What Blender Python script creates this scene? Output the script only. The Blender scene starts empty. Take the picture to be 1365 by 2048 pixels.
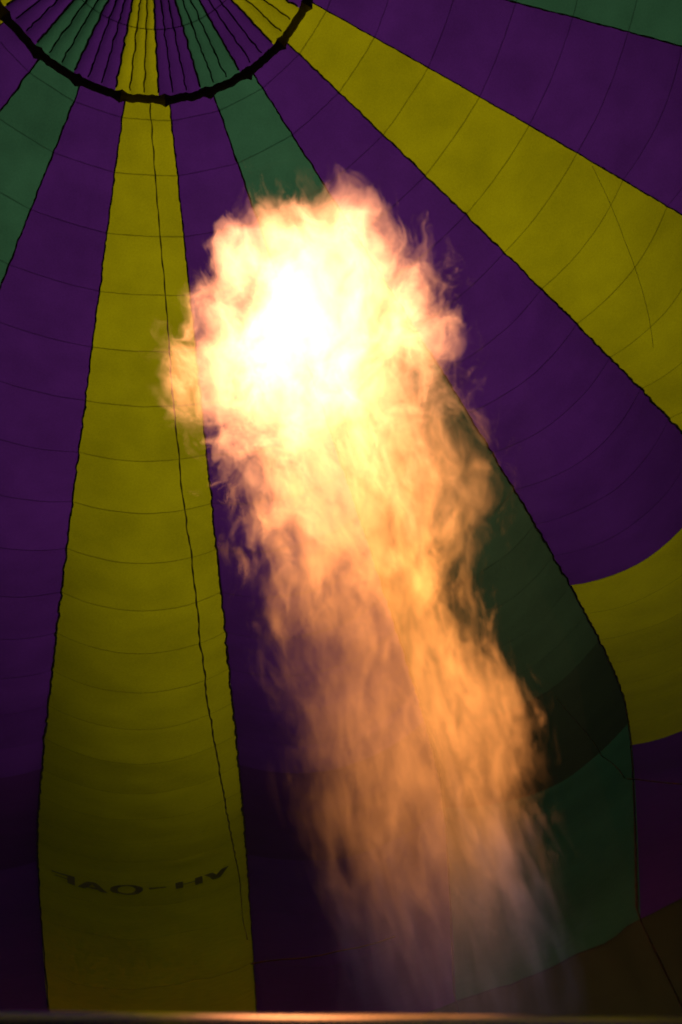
import bpy, math, random
from mathutils import Vector, Matrix, noise as mnoise

PI = math.pi
RNG = random.Random(11)
scene = bpy.context.scene
COL = scene.collection

# ------------------------------------------------------------------ camera, sky, sun, exposure
U = 1.5                     # metres per fabric panel
GZ = 34.0                   # height of the crown above the ground
CAM = Vector((0.05503 * U, -0.38872 * U, GZ - 20.42037 * U))
YAW, PITCH, ROLL = 1.44965, 1.0778, -0.29818
fwd = Vector((math.cos(PITCH) * math.cos(YAW), math.cos(PITCH) * math.sin(YAW), math.sin(PITCH)))
r0 = Vector((math.sin(YAW), -math.cos(YAW), 0)); u0 = r0.cross(fwd)
rgt = r0 * math.cos(ROLL) + u0 * math.sin(ROLL)
upv = -r0 * math.sin(ROLL) + u0 * math.cos(ROLL)
cam_d = bpy.data.cameras.new('camera')
cam = bpy.data.objects.new('camera', cam_d); COL.objects.link(cam)
m = Matrix((rgt, upv, -fwd)).transposed().to_4x4(); m.translation = CAM
cam.matrix_world = m
cam_d.sensor_fit = 'VERTICAL'; cam_d.sensor_height = 36.0
cam_d.lens = 36.0 * 2449.64 / 2048.0
cam_d.clip_start = 0.02; cam_d.clip_end = 5000
cam_d.dof.use_dof = True; cam_d.dof.focus_distance = 9.0; cam_d.dof.aperture_fstop = 9.0
scene.camera = cam

SUN_EL, SUN_AZ = math.radians(50), math.radians(70)
world = bpy.data.worlds.new('World'); scene.world = world; world.use_nodes = True
wn = world.node_tree.nodes; wl = world.node_tree.links
sky = wn.new('ShaderNodeTexSky'); sky.sky_type = 'NISHITA'; sky.sun_disc = False
sky.sun_elevation = SUN_EL; sky.sun_rotation = PI / 2 - SUN_AZ
bg = wn['Background']; bg.inputs['Strength'].default_value = 0.05
wl.new(sky.outputs[0], bg.inputs['Color'])
sun_d = bpy.data.lights.new('sun', 'SUN'); sun_d.energy = 3.6; sun_d.angle = math.radians(24); sun_d.color = (1, .93, .83)
sun = bpy.data.objects.new('sun', sun_d); COL.objects.link(sun)
sdir = Vector((math.cos(SUN_EL) * math.cos(SUN_AZ), math.cos(SUN_EL) * math.sin(SUN_AZ), math.sin(SUN_EL)))
sun.rotation_euler = sdir.to_track_quat('Z', 'Y').to_euler()
scene.view_settings.view_transform = 'Standard'; scene.view_settings.look = 'None'
scene.view_settings.gamma = 1.0; scene.view_settings.use_curve_mapping = False
scene.view_settings.exposure = 0.0
scene.cycles.filter_width = 1.75
scene.cycles.max_bounces = 4; scene.cycles.diffuse_bounces = 2; scene.cycles.glossy_bounces = 2
scene.cycles.transmission_bounces = 4; scene.cycles.transparent_max_bounces = 12; scene.cycles.volume_bounces = 0
scene.cycles.sample_clamp_indirect = 3.0
scene.cycles.use_adaptive_sampling = True; scene.cycles.adaptive_threshold = .02; scene.cycles.adaptive_min_samples = 12
scene.cycles.volume_step_rate = 0.35; scene.cycles.volume_max_steps = 160

# ------------------------------------------------------------------ helpers
def link(o, parent=None):
    COL.objects.link(o)
    if parent is not None: o.parent = parent
    return o
def mesh_obj(name, vs, fs, mats, parent=None, fm=None, smooth=True):
    me = bpy.data.meshes.new(name); me.from_pydata(vs, [], fs)
    for mm in (mats if isinstance(mats, (list, tuple)) else [mats]): me.materials.append(mm)
    if fm: me.polygons.foreach_set('material_index', fm)
    if smooth: me.polygons.foreach_set('use_smooth', [True] * len(fs))
    me.update()
    return link(bpy.data.objects.new(name, me), parent)
def empty(name, loc, parent=None):
    e = bpy.data.objects.new(name, None); e.empty_display_size = .2
    link(e, parent); e.location = loc
    return e
def tag(o, label, cat, group=None, kind=None):
    o['label'] = label
    if cat: o['category'] = cat
    if group: o['group'] = group
    if kind: o['kind'] = kind
    return o
def tube(pts, rad, n=10, cap=True, base=0):
    """sweep of circles along pts (list of Vector); rad float or list"""
    vs, fs = [], []
    N = len(pts); prev = None
    for i, p in enumerate(pts):
        t = (pts[min(i + 1, N - 1)] - pts[max(i - 1, 0)]).normalized()
        if prev is None:
            a = t.orthogonal().normalized()
        else:
            a = (prev - t * prev.dot(t)).normalized()
        prev = a; b = t.cross(a); r = rad[i] if isinstance(rad, (list, tuple)) else rad
        for k in range(n):
            an = 2 * PI * k / n
            vs.append(tuple(p + a * (r * math.cos(an)) + b * (r * math.sin(an))))
    for i in range(N - 1):
        for k in range(n):
            fs.append((base + i * n + k, base + i * n + (k + 1) % n, base + (i + 1) * n + (k + 1) % n, base + (i + 1) * n + k))
    if cap:
        fs.append(tuple(base + k for k in reversed(range(n)))); fs.append(tuple(base + (N - 1) * n + k for k in range(n)))
    return vs, fs
def lathe(profile, n=32, centre=(0, 0)):
    vs, fs = [], []
    for r, z in profile:
        for k in range(n):
            a = 2 * PI * k / n; vs.append((centre[0] + r * math.cos(a), centre[1] + r * math.sin(a), z))
    for i in range(len(profile) - 1):
        for k in range(n):
            fs.append((i * n + k, i * n + (k + 1) % n, (i + 1) * n + (k + 1) % n, (i + 1) * n + k))
    return vs, fs

class NT:
    """small node-tree writer"""
    def __init__(s, name):
        s.mat = bpy.data.materials.new(name); s.mat.use_nodes = True
        s.t = s.mat.node_tree; s.n = s.t.nodes; s.n.clear(); s.out = s.n.new('ShaderNodeOutputMaterial')
    def set(s, sock, v):
        if isinstance(v, bpy.types.NodeSocket): s.t.links.new(v, sock)
        else: sock.default_value = v
    def math(s, op, a, b=0.0, c=None, clamp=False):
        x = s.n.new('ShaderNodeMath'); x.operation = op; x.use_clamp = clamp
        s.set(x.inputs[0], a); s.set(x.inputs[1], b)
        if c is not None: s.set(x.inputs[2], c)
        return x.outputs[0]
    def vmath(s, op, a, b=None, scale=None):
        x = s.n.new('ShaderNodeVectorMath'); x.operation = op
        s.set(x.inputs[0], a)
        if b is not None: s.set(x.inputs[1], b)
        if scale is not None: s.set(x.inputs['Scale'], scale)
        return x.outputs['Value'] if op in ('LENGTH', 'DOT_PRODUCT', 'DISTANCE') else x.outputs[0]
    def noise(s, vec, scale, detail=2.0, rough=.5, dist=0.0, lac=2.0):
        x = s.n.new('ShaderNodeTexNoise'); s.set(x.inputs['Vector'], vec)
        x.inputs['Scale'].default_value = scale; x.inputs['Detail'].default_value = detail
        x.inputs['Roughness'].default_value = rough; x.inputs['Distortion'].default_value = dist
        x.inputs['Lacunarity'].default_value = lac
        return x
    def maprange(s, v, a, b, c=0.0, d=1.0, kind='LINEAR'):
        x = s.n.new('ShaderNodeMapRange'); x.interpolation_type = kind; x.clamp = True
        s.set(x.inputs['Value'], v)
        for k, q in zip(('From Min', 'From Max', 'To Min', 'To Max'), (a, b, c, d)): s.set(x.inputs[k], q)
        return x.outputs['Result']
    def sep(s, v):
        x = s.n.new('ShaderNodeSeparateXYZ'); s.set(x.inputs[0], v); return x.outputs
    def comb(s, a, b, c):
        x = s.n.new('ShaderNodeCombineXYZ')
        for i, q in enumerate((a, b, c)): s.set(x.inputs[i], q)
        return x.outputs[0]
    def ramp(s, fac, stops, interp='LINEAR'):
        x = s.n.new('ShaderNodeValToRGB'); s.set(x.inputs[0], fac); cr = x.color_ramp; cr.interpolation = interp
        while len(cr.elements) < len(stops): cr.elements.new(.5)
        for e, (p, c) in zip(cr.elements, stops): e.position = p; e.color = (*c, 1)
        return x.outputs[0]
    def curve(s, fac, pts):
        """pts in 0..1 x 0..1"""
        x = s.n.new('ShaderNodeFloatCurve'); s.set(x.inputs['Value'], fac)
        c = x.mapping.curves[0]
        while len(c.points) < len(pts): c.points.new(.5, .5)
        for q, (a, b) in zip(c.points, pts): q.location = (a, b); q.handle_type = 'AUTO'
        x.mapping.update()
        return x.outputs[0]
    def mixc(s, f, a, b, mode='MIX'):
        x = s.n.new('ShaderNodeMix'); x.data_type = 'RGBA'; x.blend_type = mode
        s.set(x.inputs[0], f); s.set(x.inputs[6], a); s.set(x.inputs[7], b)
        return x.outputs[2]

def fabric(name, col, layers=1, trans=0.70):
    """ripstop nylon: part of the light goes through, part is scattered back; more layers pass less"""
    k = NT(name)
    geo = k.n.new('ShaderNodeNewGeometry'); oi = k.n.new('ShaderNodeObjectInfo')
    P = geo.outputs['Position']
    n1 = k.noise(P, 0.9, 2, .6).outputs['Fac']
    n2 = k.noise(P, 26.0, 1, .6).outputs['Fac']
    f = k.math('ADD', k.maprange(n1, .3, .7, -.12, .12), k.maprange(n2, .25, .75, -.08, .08))
    f = k.math('ADD', f, k.maprange(oi.outputs['Random'], 0, 1, .95, 1.05))
    c = k.mixc(1.0, (*col, 1), k.comb(f, f, f), 'MULTIPLY')
    tr = k.n.new('ShaderNodeBsdfTranslucent'); k.set(tr.inputs['Color'], c)
    df = k.n.new('ShaderNodeBsdfPrincipled'); k.set(df.inputs['Base Color'], k.mixc(1.0, c, (2.0, 1.6, 1.1, 1), 'MULTIPLY'))
    df.inputs['Roughness'].default_value = .55; df.inputs['Specular IOR Level'].default_value = .25
    mx = k.n.new('ShaderNodeMixShader'); mx.inputs[0].default_value = trans / layers ** .22
    k.t.links.new(df.outputs[0], mx.inputs[1]); k.t.links.new(tr.outputs[0], mx.inputs[2])
    k.t.links.new(mx.outputs[0], k.out.inputs['Surface'])
    return k.mat
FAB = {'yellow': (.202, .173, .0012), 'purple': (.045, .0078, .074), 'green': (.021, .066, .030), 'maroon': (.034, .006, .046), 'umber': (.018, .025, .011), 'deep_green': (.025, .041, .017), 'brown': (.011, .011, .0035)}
MF = {n: fabric('ripstop_' + n, c) for n, c in FAB.items()}
MH = {n: fabric('hem_' + n, tuple((.60 if n == 'yellow' else .64) * q for q in c), 2) for n, c in FAB.items()}
MR = {n: fabric('rim_' + n, tuple((.5 if n == 'yellow' else .4) * q for q in c), 2, .65) for n, c in FAB.items()}
def plain(name, col, rough=.7, metal=0.0, var=.25, nscale=12.0):
    k = NT(name); geo = k.n.new('ShaderNodeNewGeometry')
    n1 = k.noise(geo.outputs['Position'], nscale, 4, .6).outputs['Fac']
    f = k.maprange(n1, .25, .75, 1 - var, 1 + var)
    b = k.n.new('ShaderNodeBsdfPrincipled')
    k.set(b.inputs['Base Color'], k.mixc(1.0, (*col, 1), k.comb(f, f, f), 'MULTIPLY'))
    k.set(b.inputs['Roughness'], k.math('MULTIPLY', f, rough)); b.inputs['Metallic'].default_value = metal
    k.t.links.new(b.outputs[0], k.out.inputs['Surface'])
    return k.mat
M_TAPE = plain('load_tape_webbing', (.028, .015, .012), .8)
M_ROPE = plain('cord_fibre', (.10, .075, .03), .85)
M_CORD = plain('thin_cord_fibre', (.13, .075, .04), .8)
M_INK = fabric('lettering_ink', (.006, .005, .004), 2, .15)
M_STEEL = plain('brushed_steel', (.74, .64, .52), .2, 1.0, .12, 60)
M_GRASS = plain('grass_ground', (.035, .042, .018), .9, 0, .4, .8)

# ------------------------------------------------------------------ ground
gv = [(-2500, -2500, 0), (2500, -2500, 0), (2500, 2500, 0), (-2500, 2500, 0)]
g = mesh_obj('ground', gv, [(0, 1, 2, 3)], M_GRASS, smooth=False)
tag(g, 'mown grass field under the balloon', None, kind='structure')

# ------------------------------------------------------------------ envelope surface
NG = 24; A0 = 1.92971; DA = -2 * PI / NG
SKN = [3.25 * i for i in range(9)]
PHI = [0.002, .49337, .95237, 1.3489, 1.7229, 1.98443, 2.18573, 2.24382, 2.26431]
S_RING, S_ONE, S_MOUTH = 2.69393, 3.84964, 25.3
S_SKIRT = S_ONE + 20.88      # below this the dark skirt hangs straight down
def _spline(xs, ys):
    n = len(xs); h = xs[1] - xs[0]
    a = [0.0] * n; cp = [0.0] * n; dp = [0.0] * n
    for i in range(1, n - 1):
        dd = 6 * (ys[i - 1] - 2 * ys[i] + ys[i + 1]) / h / h
        w = 4 - cp[i - 1]; cp[i] = 1 / w; dp[i] = (dd - dp[i - 1]) / w
    M = [0.0] * n
    for i in range(n - 2, 0, -1): M[i] = dp[i] - cp[i] * M[i + 1]
    def f(x):
        i = min(max(int(x / h), 0), n - 2); t = x - xs[i]
        return ys[i] + t * ((ys[i + 1] - ys[i]) / h - (2 * M[i] + M[i + 1]) * h / 6 + t * (M[i] / 2 + t * (M[i + 1] - M[i]) / (6 * h)))
    return f
phi = _spline(SKN, PHI)
NS = 2600; SM = 26.0; TR = [0.0]; TZ = [0.0]
for i in range(NS):
    a = phi((i + .5) * SM / NS); TR.append(TR[-1] + math.cos(a) * SM / NS); TZ.append(TZ[-1] - math.sin(a) * SM / NS)
def prof(s):
    if s > S_SKIRT:
        r, z, a = prof(S_SKIRT); return r, z - (s - S_SKIRT), a + (PI / 2 - a) * min(1, (s - S_SKIRT) / .5)
    x = min(max(s / SM * NS, 0), NS - 1e-6); i = int(x); t = x - i
    return TR[i] + (TR[i + 1] - TR[i]) * t, TZ[i] + (TZ[i + 1] - TZ[i]) * t, phi(s)
BS = [(0, .0), (3, .02), (6, .05), (7.85, .09), (8.85, .15), (10.85, .22), (12, .26), (14, .26), (16, .235), (18, .18), (20, .13), (22, .09), (24, .045), (24.7, .012), (26, .012)]
def bulge(s):
    for (a, b), (c, d) in zip(BS, BS[1:]):
        if s <= c: return b + (d - b) * (s - a) / (c - a)
    return BS[-1][1]
def surf(k, t, s, off=0.0, ripple=True):
    """point on gore k (edge k + t), arc length s in panels from the crown; off = metres inward"""
    r, z, ph = prof(s)
    a = A0 + DA * (k + t)
    half = PI / NG
    # chord between the two load tapes, then the cloth bellies out between them
    rc = r * math.cos(half) / math.cos((t - .5) * 2 * half)
    b = bulge(s) * (1 - (2 * t - 1) ** 2)
    if ripple:
        e = abs(2 * t - 1)
        w = .017 * mnoise.noise(Vector((k * 7.1 + t * 5, s * 2.6, 3.3))) + .020 * e * e * mnoise.noise(Vector((k * 5.7 + t * 9, s * 9.0, 8.1)))
        b += w * (4 * t * (1 - t) * .8 + .0)
    b -= off / U
    rr = rc + b * math.sin(ph); zz = z + b * math.cos(ph)
    return (rr * math.cos(a) * U, rr * math.sin(a) * U, GZ + zz * U)
def jag(k, s, amp):
    """sideways waver of a tape: gathered cloth, plus heat shimmer put into the shape"""
    return amp * (mnoise.noise(Vector((k * 13.7, s * 7.0, .5))) + .7 * mnoise.noise(Vector((k * 3.1, s * 19.0, 5.5))))
def gore_colour(k): return 'yellow' if k % 4 == 0 else ('green' if k % 4 == 2 else 'purple')
def panel_colour(k, j):
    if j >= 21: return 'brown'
    if k == 3 and 11 <= j < 18: return 'yellow'
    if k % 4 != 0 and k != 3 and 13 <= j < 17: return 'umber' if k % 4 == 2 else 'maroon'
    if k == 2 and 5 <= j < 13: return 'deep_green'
    return gore_colour(k)
CUTS = [(-1, S_RING - .06, S_RING + .29)] + [(-1, S_RING + .29, S_ONE)] + [(j, S_ONE + j, S_ONE + j + 1) for j in range(20)] + [(20, S_ONE + 20, S_ONE + 20.88), (21, S_ONE + 20.88, S_MOUTH)]
def thin(s): return 1.0 if s < 13 else max(.10, 1 - (s - 13) * .086)   # tape and seam get narrower towards the mouth
HEM0 = .017
NT_ = 14
def seam_edge(k, t, s, f):
    """arc length of the seam's upper (f=-1) or lower (f=+.2) stitching line, puckered along its length"""
    if s >= S_MOUTH: return s
    h = HEM0 * max(.42, thin(s))
    return s + f * h * (1 + .5 * mnoise.noise(Vector((k * 9 + t * 30, s * 5, 6.1)))) + .006 * mnoise.noise(Vector((k * 4 + t * 14, s * 3, 1.7)))
def panel_geo(k, s0, s1, cn, vs, fs, fm, midx):
    n = max(2, int((s1 - s0) * 5)); W = NT_ + 1; base = len(vs)
    for i in range(n + 3):
        for q in range(W):
            t = q / NT_; a = seam_edge(k, t, s0, -1); b = seam_edge(k, t, s0, .2); c = seam_edge(k, t, s1, -1)
            if i == 0: vs.append(surf(k, t, a))
            elif i == 1: vs.append(surf(k, t, (a + b) / 2, .0008 * thin(s0)))     # lapped seam stands a little proud
            else: vs.append(surf(k, t, b + (c - b) * (i - 2) / n))
    for i in range(n + 2):
        for q in range(NT_):
            a = base + i * W + q
            fs.append((a, a + 1, a + W + 1, a + W)); fm.append(midx[1] if i < 2 else midx[0])
env = empty('balloon_envelope', (0, 0, GZ + prof(S_MOUTH)[1] * U))
tag(env, 'vast translucent balloon envelope striped yellow, purple and green, seen from inside', 'balloon')
bpy.context.view_layer.update()
EINV = Vector(env.location)
def local(vs): return [(x - EINV.x, y - EINV.y, z - EINV.z) for x, y, z in vs]
IN_VIEW = range(-4, 7)
GORES = {}
for k in range(-9, 15):
    if k in IN_VIEW:
        ge = empty('gore', (0, 0, 0), env); GORES[k] = ge
        ge['label'] = '%s gore of the balloon running from crown to mouth' % gore_colour(k)
        for j, s0, s1 in CUTS:
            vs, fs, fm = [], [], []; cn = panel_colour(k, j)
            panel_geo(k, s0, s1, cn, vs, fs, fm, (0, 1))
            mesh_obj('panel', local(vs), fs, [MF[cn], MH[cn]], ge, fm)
    else:
        vs, fs, fm = [], [], []; names = list(FAB); mats = [MF[n] for n in names] + [MH[n] for n in names]
        for j, s0, s1 in CUTS:
            i = names.index(panel_colour(k, j)); panel_geo(k, s0, s1, None, vs, fs, fm, (i, i + len(names)))
        mesh_obj('gore', local(vs), fs, mats, env, fm)
# load tapes on the gore edges
for k in range(-9, 15):
    vs, fs = [], []
    s = S_RING - .05; i = 0
    near = -2 <= k <= 4
    while s < S_MOUTH:
        r, z, ph = prof(s); a = A0 + DA * k
        w = ((.016 if near else .012) + .012 * abs(mnoise.noise(Vector((k * 2.2, s * 11, 9))))) * thin(s)
        side = jag(k, s, .022 if near else .008) * thin(s)  # heat shimmer modelled as real waver, stronger on the tapes around the flame
        for e, off in ((-1, .010), (0, .022), (1, .010)):
            lat = side + e * w +  e * .012 * thin(s) * mnoise.noise(Vector((k * 6.6, s * 23, e * 4.0)))
            rr = r - off / U * math.sin(ph); zz = z - off / U * math.cos(ph)
            vs.append((rr * math.cos(a) * U - math.sin(a) * lat, rr * math.sin(a) * U + math.cos(a) * lat, GZ + zz * U))
        if i:
            b = (i - 1) * 3
            fs += [(b, b + 1, b + 4, b + 3), (b + 1, b + 2, b + 5, b + 4)]
        i += 1; s += .055
    mesh_obj('load_tape', local(vs), fs, M_TAPE, env)
# mouth rope round the scoop edge
r, z, ph = prof(S_MOUTH)
pts = [Vector((r * U * math.cos(a), r * U * math.sin(a), 0)) for a in [2 * PI * i / 72 for i in range(73)]]
vs, fs = tube(pts, .02, 8, False); mesh_obj('mouth_rope', vs, fs, M_ROPE, env)

# registration letters, read from outside, so mirrored in here
def strokes(ch, wd, ht, sw, sh):
    """quads in letter space, x right as read from outside, y up; uprights sw wide, level strokes sh high"""
    def up(x0, y0, x1, y1): return [(x0 - sw / 2, y0), (x0 + sw / 2, y0), (x1 + sw / 2, y1), (x1 - sw / 2, y1)]
    def level(x0, x1, y): return [(x0, y + sh / 2), (x0, y - sh / 2), (x1, y - sh / 2), (x1, y + sh / 2)]
    h = sw / 2
    if ch == 'V': return [up(h, ht, wd / 2, 0), up(wd - h, ht, wd / 2, 0)]
    if ch == 'H': return [up(h, 0, h, ht), up(wd - h, 0, wd - h, ht), level(sw, wd - sw, ht / 2)]
    if ch == '-': return [level(0, wd, ht / 2)]
    if ch == 'A': return [up(h, 0, wd / 2, ht), up(wd - h, 0, wd / 2, ht), level(wd * .25, wd * .75, ht * .3)]
    if ch == 'F': return [up(h, 0, h, ht), level(sw, wd, ht - sh / 2), level(sw, wd * .88, ht * .5)]
    out = []; n = 40
    def pt(t, i): return (wd / 2 + (wd / 2 - i * sw) * math.cos(t), ht / 2 + (ht / 2 - i * sh) * math.sin(t))
    for i in range(n):
        a, b = 2 * PI * i / n, 2 * PI * (i + 1) / n
        out.append([pt(a, 0), pt(a, 1), pt(b, 1), pt(b, 0)])
    return out
TEXT_S = 21.22              # arc length of the middle of the line of text
LH = .36                    # letter height, panels
for ch, tc, wd in (('V', .848, .125), ('H', .715, .13), ('-', .565, .08), ('O', .42, .155), ('A', .26, .145), ('F', .122, .11)):
    vs, fs = [], []
    for quad in strokes(ch, wd, LH, .036, .062):
        n = 5 if ch != 'O' else 1
        b = len(vs)
        for i in range(n + 1):
            f = i / n
            for (x0, y0), (x1, y1) in ((quad[0], quad[3]), (quad[1], quad[2])):
                vs.append(surf(0, tc + wd / 2 - (x0 + (x1 - x0) * f), TEXT_S + LH / 2 - (y0 + (y1 - y0) * f), .012))
        for i in range(n): fs.append((b + 2 * i, b + 2 * i + 1, b + 2 * i + 3, b + 2 * i + 2))
    o = mesh_obj('letter', local(vs), fs, M_INK, GORES[0])
    o['label'] = 'dark painted registration mark %s, mirrored' % ('hyphen' if ch == '-' else 'letter ' + ch)

# ------------------------------------------------------------------ parachute valve in the crown
VROT = -.24
valve = empty('parachute_valve', (0, 0, GZ + prof(S_RING)[1] * U))
tag(valve, 'pleated round parachute valve closing the crown, inside a dark rim', 'valve')
VL = Vector(valve.location)
def vpoint(k, t, s, off=0.0):
    r, z, ph = prof(s); a = A0 + DA * (k + t + VROT)
    zz = z + .03 + .05 * (1 - s / S_RING) - off / U
    return (r * math.cos(a) * U - VL.x, r * math.sin(a) * U - VL.y, GZ + zz * U - VL.z)
for k in range(24):
    cn = gore_colour(k); vs, fs, fm = [], [], []
    svals = [.12 + (S_RING + .02 - .12) * i / 30 for i in range(31)]
    nt = 24
    for s in svals:
        for q in range(nt + 1):
            t = q / nt
            # three puffs between the pleats
            puff = .045 * abs(math.sin(3 * PI * t)) ** .8 * min(1, s / 1.2)
            vs.append(vpoint(k, t, s, -puff + .01 * mnoise.noise(Vector((k * 3 + t * 6, s * 5, 2)))))
    for i in range(len(svals) - 1):
        for q in range(nt):
            a = i * (nt + 1) + q; fs.append((a, a + 1, a + nt + 2, a + nt + 1)); fm.append(0)
    vp = mesh_obj('valve_panel', vs, fs, [MF[cn]], valve, fm)
    # stitched pleats and a ring seam hang below the cloth as narrow multi-layer folds
    for pi_, t0 in enumerate((0.0, 1 / 3, 2 / 3)):
        vs, fs = [], []; n = 0; s = .25
        while s < S_RING - .1:
            r = prof(s)[0] * U
            lat = .030 * mnoise.noise(Vector((k * 9 + pi_ * 3.3, s * 9, 4))) + .02 * mnoise.noise(Vector((k * 9 + pi_ * 3.3, s * 24, 14)))
            w = (.016 if pi_ else .022) + .012 * abs(mnoise.noise(Vector((k + pi_ * 5, s * 16, 7))))
            dt = lat / max(r * abs(DA), .05); dw = w / max(r * abs(DA), .05)
            vs.append(vpoint(k, t0 + dt - dw, s, .015)); vs.append(vpoint(k, t0 + dt, s, .045)); vs.append(vpoint(k, t0 + dt + dw, s, .015))
            if n:
                b = (n - 1) * 3; fs += [(b, b + 1, b + 4, b + 3), (b + 1, b + 2, b + 5, b + 4)]
            n += 1; s += .05
        mesh_obj('pleat', vs, fs, MR[cn] if pi_ else M_TAPE, vp)
    vs, fs = [], []
    for q in range(13):
        for ds in (-.006, .006): vs.append(vpoint(k, q / 12, 1.62 + ds + .01 * mnoise.noise(Vector((k * 5 + q, 0, 0))), .012))
    for q in range(12): fs.append((2 * q, 2 * q + 1, 2 * q + 3, 2 * q + 2))
    mesh_obj('ring_seam', vs, fs, MH[cn], vp)
    # rim: straight doubled band between the tape corners, with the corner tab
    vs, fs = [], []
    ta, tb = .14, 1.14
    def rim(t, s, off):
        half = PI / NG; u = (t - ta)
        r, z, ph = prof(s); r2 = r * (math.cos(half) / math.cos((u - .5) * 2 * half) * .55 + .45)
        a = A0 + DA * (k + t + VROT)
        return (r2 * math.cos(a) * U - VL.x, r2 * math.sin(a) * U - VL.y, GZ + (z) * U - off - VL.z)
    n = 14
    for q in range(n + 1):
        t = ta + (tb - ta) * q / n
        wv = .022 * mnoise.noise(Vector((k * 4.4 + t * 4, 3, 3))) + .014 * mnoise.noise(Vector((k * 9.4 + t * 11, 5, 3)))
        e = min(q, n - q) / n
        tab = .045 * max(0, 1 - e * 9)
        for ds, off in ((-.105 - tab * .8, .05), (-.055, .09), (-.005 + tab * .2, .09), (.025 + tab, .05)):
            vs.append(rim(t, S_RING + ds + wv, off))
    for q in range(n):
        for i in range(3):
            b = q * 4 + i; fs.append((b, b + 1, b + 5, b + 4))
    mesh_obj('rim_band', vs, fs, MR[cn] if cn == 'yellow' else M_TAPE, valve)

# ------------------------------------------------------------------ cords
def cord_on(name, pts, rad, mat, label, off=.12, wig=.02, twist=True):
    P = []
    for (k0, s0), (k1, s1) in zip(pts, pts[1:]):
        n = max(2, int(abs(s1 - s0) * 9 + abs(k1 - k0) * 10))
        for i in range(n):
            f = i / n; kk = k0 + (k1 - k0) * f; s = s0 + (s1 - s0) * f
            p = Vector(surf(math.floor(kk), kk - math.floor(kk), s, off, False))
            p += Vector((mnoise.noise(Vector((s * 5, kk * 3, 1))), mnoise.noise(Vector((s * 5, kk * 3, 7))), 0)) * wig * thin(s)
            P.append(p)
    rad = [rad * thin(pts[0][1] + (pts[-1][1] - pts[0][1]) * i / len(P)) * (1 + .35 * math.sin(i * 1.9)) for i in range(len(P))] if twist else rad
    vs, fs = tube(P, rad, 6)
    o = mesh_obj(name, vs, fs, mat)
    return tag(o, label, 'cord')
cord_on('valve_cord', [(.56, 2.75), (.64, 3.8), (.69, 4.9), (.73, 5.9), (.755, 7.75), (.79, 9.5), (.83, 11.15), (.86, 14.25), (.9, 16.95), (.94, 21.0), (.96, 22.5), (.965, 23.6), (.985, 24.1)],
        .014, M_ROPE, 'dark rope running down the front yellow gore from crown to lettering', .10, .028)
cord_on('tether_cord', [(.99, 24.1), (1.13, 24.0), (1.43, 23.9), (1.8, 23.95)], .0026, M_CORD, 'thin slack cord crossing the dark purple gore below the rope end', .05, .0, False)
cord_on('thin_cord', [(4.97, 8.25), (4.65, 9.45), (4.21, 11.35)], .004, M_ROPE, 'thin straight cord slanting across the yellow gore away from the lettering', .06, .0, False)
cord_on('side_cord', [(2.67, 17.4), (2.83, 21.5), (2.98, 23.1)], .0026, M_CORD, 'thin orange cord slanting down the dark green gore', .05, .0, False)
cord_on('side_cord', [(2.99, 23.1), (3.25, 23.55), (3.6, 23.9)], .0026, M_CORD, 'thin orange cord crossing the purple gore under the yellow patch', .05, .0, False)

# ------------------------------------------------------------------ burner frame, burner, flame
fw2 = Vector((math.cos(YAW), math.sin(YAW), 0)); rt2 = Vector((math.sin(YAW), -math.cos(YAW), 0))
# front tube: level, seen edge-on along one line of the frame
nrm = (rgt * 0 + fwd * (2449.64) - upv * (2028 - 1024))
row_l = (fwd - upv * ((2021 - 1024) / 2449.64) + rgt * ((0 - 682.5) / 2449.64))
row_r = (fwd - upv * ((2033 - 1024) / 2449.64) + rgt * ((1365 - 682.5) / 2449.64))
HB = .52                                            # tube height over the camera
pl = CAM + row_l * (HB / row_l.z); pr = CAM + row_r * (HB / row_r.z)
bd = (pr - pl).normalized(); bc = (pl + pr) / 2
TB = .036
inn = Vector((-bd.y, bd.x, 0));
if inn.dot(fw2) < 0: inn = -inn
frame = empty('burner_rig', bc - Vector((0, 0, .9)))
tag(frame, 'dark steel burner frame with a flame-lit front tube', 'frame')
FI = Vector(frame.location)
bc2 = bc - Vector((0, 0, TB * .77)) + inn * (TB * .64)
HL = .75; DEP = 1.15
cs = [bc2 - bd * HL, bc2 + bd * HL, bc2 + bd * HL + inn * DEP, bc2 - bd * HL + inn * DEP]
cs[2].z -= .12; cs[3].z -= .12
def rod(name, a, b, r, mat, parent, origin, n=20, seg=2):
    vs, fs = tube([a + (b - a) * (i / seg) - origin for i in range(seg + 1)], r, n)
    return mesh_obj(name, vs, fs, mat, parent)
for i in range(4): rod('tube', cs[i], cs[(i + 1) % 4], TB, M_STEEL, frame, FI)
for i in range(4): rod('upright', cs[i] + Vector((0, 0, .04)), cs[i] - Vector((0, 0, .85)), TB * 1.15, M_STEEL, frame, FI)
D_FL = 1.2
base = CAM + fw2 * D_FL + rt2 * -.03; base.z = CAM.z + .80
mid_a = (cs[0] + cs[3]) / 2; mid_b = (cs[1] + cs[2]) / 2
cross = base.copy()
ta = mid_a + (mid_b - mid_a) * .5
rod('cross_tube', Vector((*(mid_a.xy), mid_a.z)), Vector((*(mid_b.xy), mid_b.z)), TB * .9, M_STEEL, frame, FI)
burner = empty('burner', base - Vector((0, 0, .50)))
tag(burner, 'steel gas burner with coil below the flame', 'burner')
vs, fs = lathe([(.05, 0), (.07, .02), (.07, .10), (.045, .14), (.045, .16), (.02, .16)], 28); mesh_obj('valve_block', vs, fs, M_STEEL, burner)
hel = [Vector((.115 * math.cos(a), .115 * math.sin(a), .17 + .022 * a / (2 * PI))) for a in [i * .22 for i in range(220)]]
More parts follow.
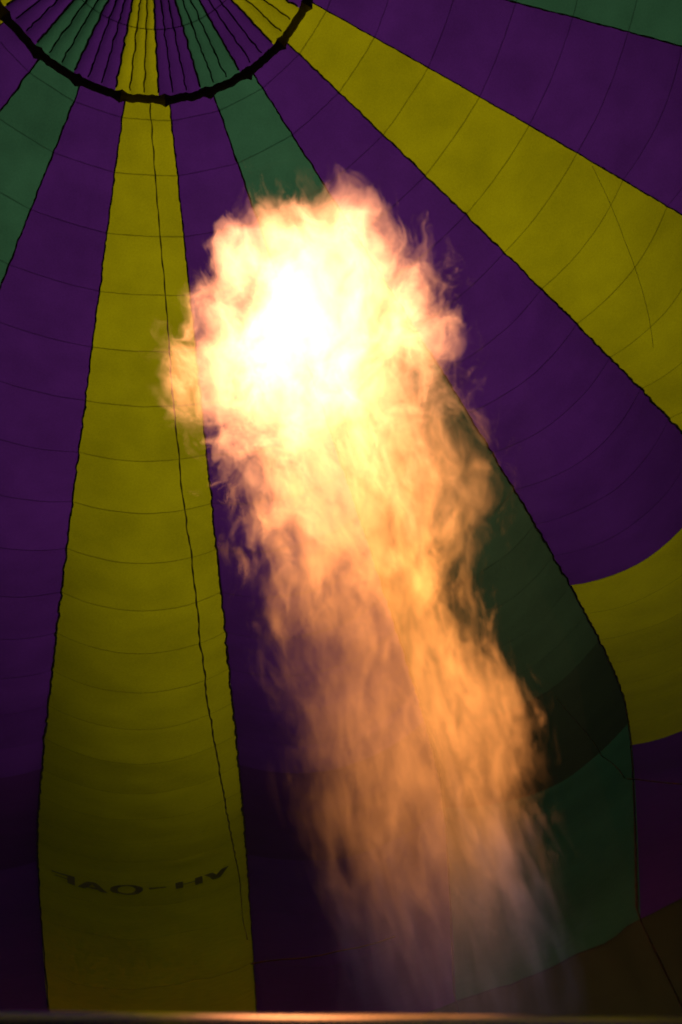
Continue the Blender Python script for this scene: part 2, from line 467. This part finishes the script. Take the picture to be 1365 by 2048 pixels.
vs, fs = tube(hel, .009, 8); mesh_obj('coil', vs, fs, M_STEEL, burner)
vs, fs = lathe([(.128, .15), (.135, .15), (.135, .47), (.128, .47), (.128, .15)], 36); mesh_obj('can', vs, fs, M_STEEL, burner)

# flame: heights above its base, centre and radius of the burning gas in metres
FH = [(0.0, -.010, .125), (.15, -.005, .135), (.35, .005, .140), (.55, .005, .152), (.72, .020, .166), (.92, .018, .162), (1.08, .022, .156), (1.25, .055, .185), (1.45, .10, .225), (1.65, .10, .225),
      (1.82, .085, .255), (2.02, .08, .27), (2.22, .085, .295), (2.45, .10, .305), (2.7, .13, .305), (2.95, .15, .285), (3.2, .17, .24), (3.42, .17, .18), (3.6, .16, .10)]
LF = 3.7; CX0, CXS = -.3, .8; RS = .6
HULL = 1.28
def finterp(h, i):
    for p, q in zip(FH, FH[1:]):
        if h <= q[0]: return p[i] + (q[i] - p[i]) * max(0, (h - p[0])) / (q[0] - p[0])
    return FH[-1][i]
k = NT('flame_gas')
tc = k.n.new('ShaderNodeTexCoord'); P = tc.outputs['Object']
x, y, z = k.sep(P)[0:3]
hf = k.math('DIVIDE', z, LF, clamp=True)
cx = k.math('MULTIPLY_ADD', k.curve(hf, [(h / LF, (c - CX0) / CXS) for h, c, r in FH]), CXS, CX0)
rr = k.math('MULTIPLY', k.curve(hf, [(h / LF, r / RS) for h, c, r in FH] + [(1, .0)]), RS)
rf = k.math('MULTIPLY', k.curve(hf, [(0, .2), (.2, .26), (.38, .36), (.52, .48), (.66, .70), (.8, .9), (1, 1.0)]), RS)
lx = k.math('SUBTRACT', x, cx)
# slow billows push the whole column about
wv = k.noise(k.vmath('MULTIPLY', P, (1.0, 1.0, .45)), 3.4, 2.5, .55)
w3 = k.vmath('SUBTRACT', wv.outputs['Color'], (.5, .5, .5))
wamp = k.curve(hf, [(0, .05), (.2, .16), (.4, .28), (.6, .6), (1, .75)])
w3 = k.vmath('SCALE', w3, scale=k.math('MULTIPLY', wamp, .55))
wx, wy, wz = k.sep(w3)[0:3]
dx = k.math('DIVIDE', k.math('ADD', lx, wx), rr)
dy = k.math('DIVIDE', k.math('ADD', y, wy), k.math('MULTIPLY', rr, .8))
d = k.math('SQRT', k.math('ADD', k.math('MULTIPLY', dx, dx), k.math('MULTIPLY', dy, dy)))
# filaments drawn out along the flow
fx = k.math('DIVIDE', k.math('ADD', lx, wx), rf); fy = k.math('DIVIDE', k.math('ADD', y, wy), rf)
fz = k.math('ADD', k.math('MULTIPLY', z, k.math('MULTIPLY_ADD', z, -.24, 1.85)), k.math('MULTIPLY', wz, 1.6))
fil = k.noise(k.comb(fx, fy, fz), 4.8, 6, .68, .6).outputs['Fac']
body = k.math('SUBTRACT', 1.12, d)
# tongues and rolls that stand out of the head
for bx, by, bz, rx, rz, amp in ((-.24, 0, 2.42, .10, .17, .65), (-.17, .0, 2.95, .10, .2, .4), (.36, -.05, 2.25, .10, .2, .35), (.30, -.05, 3.25, .12, .28, .5), (-.07, -.05, 3.4, .07, .34, .8), (.27, 0, 1.5, .09, .14, .3), (.17, 0, .66, .08, .12, .3)):
    q = k.vmath('MULTIPLY', k.vmath('SUBTRACT', P, (bx, by, bz)), (1 / rx, .8 / rx, 1 / rz))
    body = k.math('MULTIPLY_ADD', k.maprange(k.vmath('DOT_PRODUCT', q, q), 0, 2.2, 1, 0, 'SMOOTHSTEP'), amp, body)
fl_ = k.math('SUBTRACT', fil, .5)
edge = k.math('MULTIPLY_ADD', fl_, k.curve(hf, [(0, .4), (.3, .8), (.5, 1.0), (1, 1.0)]), body)
edge = k.math('MULTIPLY_ADD', fl_, 1.8, edge)
rim_ = k.maprange(edge, .04, .26, 0, 1, 'SMOOTHSTEP')
core = k.maprange(edge, .12, k.curve(hf, [(0, .5), (.3, .5), (.5, .75), (.7, .95), (1, .95)]), 0, 1, 'SMOOTHSTEP')
dens = k.math('MULTIPLY_ADD', core, .72, k.math('MULTIPLY', rim_, .28))
streak = k.maprange(fil, .40, .66, 0, 1, 'SMOOTHSTEP')
ctr = k.curve(hf, [(0, .25), (.1, .45), (.2, .58), (.35, .58), (.5, .48), (.65, .35), (1, .35)])
mod = k.math('MULTIPLY_ADD', k.math('SUBTRACT', streak, .5), k.math('MULTIPLY', ctr, 2.0), 1.0)
clump = k.maprange(wv.outputs['Fac'], .36, .64, .55, 1.45)
mod = k.math('MULTIPLY', mod, clump)
side = k.math('MULTIPLY', k.maprange(dx, -1, 1, -1, 1), k.math('SUBTRACT', k.curve(hf, [(0, .5), (.06, .62), (.1, .78), (.16, .86), (.24, .80), (.3, .68), (.36, .45), (.43, .30), (.5, .32), (.58, .45), (.66, .5), (1, .5)]), .5))
mod = k.math('MULTIPLY', mod, k.math('MULTIPLY_ADD', side, 2.2, 1.0))
power = k.curve(hf, [(0, .010), (.04, .018), (.07, .045), (.10, .11), (.13, .19), (.16, .25), (.2, .29), (.27, .37), (.35, .41), (.42, .43), (.5, .54), (.58, .85), (.72, .95), (.9, .75), (1, .6)])
q = k.vmath('MULTIPLY', k.vmath('SUBTRACT', P, (.02, 0, 2.75)), (1 / .30, 1 / .30, 1 / .5))
power = k.math('MULTIPLY', power, k.math('MULTIPLY_ADD', k.maprange(k.vmath('DOT_PRODUCT', q, q), 0, 1.6, 1, 0, 'SMOOTHSTEP'), 4.5, 8.2))
em = k.math('MAXIMUM', k.math('MULTIPLY', k.math('MULTIPLY', dens, mod), power), 0.0)
colr = k.ramp(hf, [(0, (.46, .36, .56)), (.06, (.74, .37, .34)), (.12, (1, .33, .08)), (.3, (1, .335, .065)), (.5, (1, .36, .125)), (1, (1, .355, .155))])
blue = k.math('MULTIPLY', k.maprange(d, .45, 1.0, 0, 1, 'SMOOTHSTEP'), k.maprange(hf, .02, .14, 1, 0, 'SMOOTHSTEP'))
colr = k.mixc(k.math('MULTIPLY', blue, .75), colr, (.30, .32, .62, 1))
emi = k.n.new('ShaderNodeEmission'); k.set(emi.inputs['Color'], colr); k.set(emi.inputs['Strength'], em)
k.t.links.new(emi.outputs[0], k.out.inputs['Volume'])
tr = k.n.new('ShaderNodeBsdfTransparent'); e2 = k.n.new('ShaderNodeEmission'); e2.inputs['Color'].default_value = (1, .45, .15, 1); e2.inputs['Strength'].default_value = .0005
ad = k.n.new('ShaderNodeAddShader'); k.t.links.new(tr.outputs[0], ad.inputs[0]); k.t.links.new(e2.outputs[0], ad.inputs[1])
k.t.links.new(ad.outputs[0], k.out.inputs['Surface'])
M_FLAME = k.mat
vs, fs = [], []; n = 28; nh = 60
for i in range(nh + 1):
    h = LF * i / nh; c = finterp(h, 1); r = finterp(h, 2) * HULL + .05 + .10 * min(1, h / 2.4)
    for q in range(n):
        a = 2 * PI * q / n; vs.append((c + r * math.cos(a), .85 * r * math.sin(a), h))
for i in range(nh):
    for q in range(n): fs.append((i * n + q, i * n + (q + 1) % n, (i + 1) * n + (q + 1) % n, (i + 1) * n + q))
fs.append(tuple(reversed(range(n)))); fs.append(tuple(nh * n + q for q in range(n)))
fl = mesh_obj('flame', vs, fs, M_FLAME)
fl.matrix_world = Matrix((rt2, fw2, Vector((0, 0, 1)))).transposed().to_4x4() ; fl.location = base
tag(fl, 'tall roaring burner flame, orange below and glaring white at its head', 'flame')
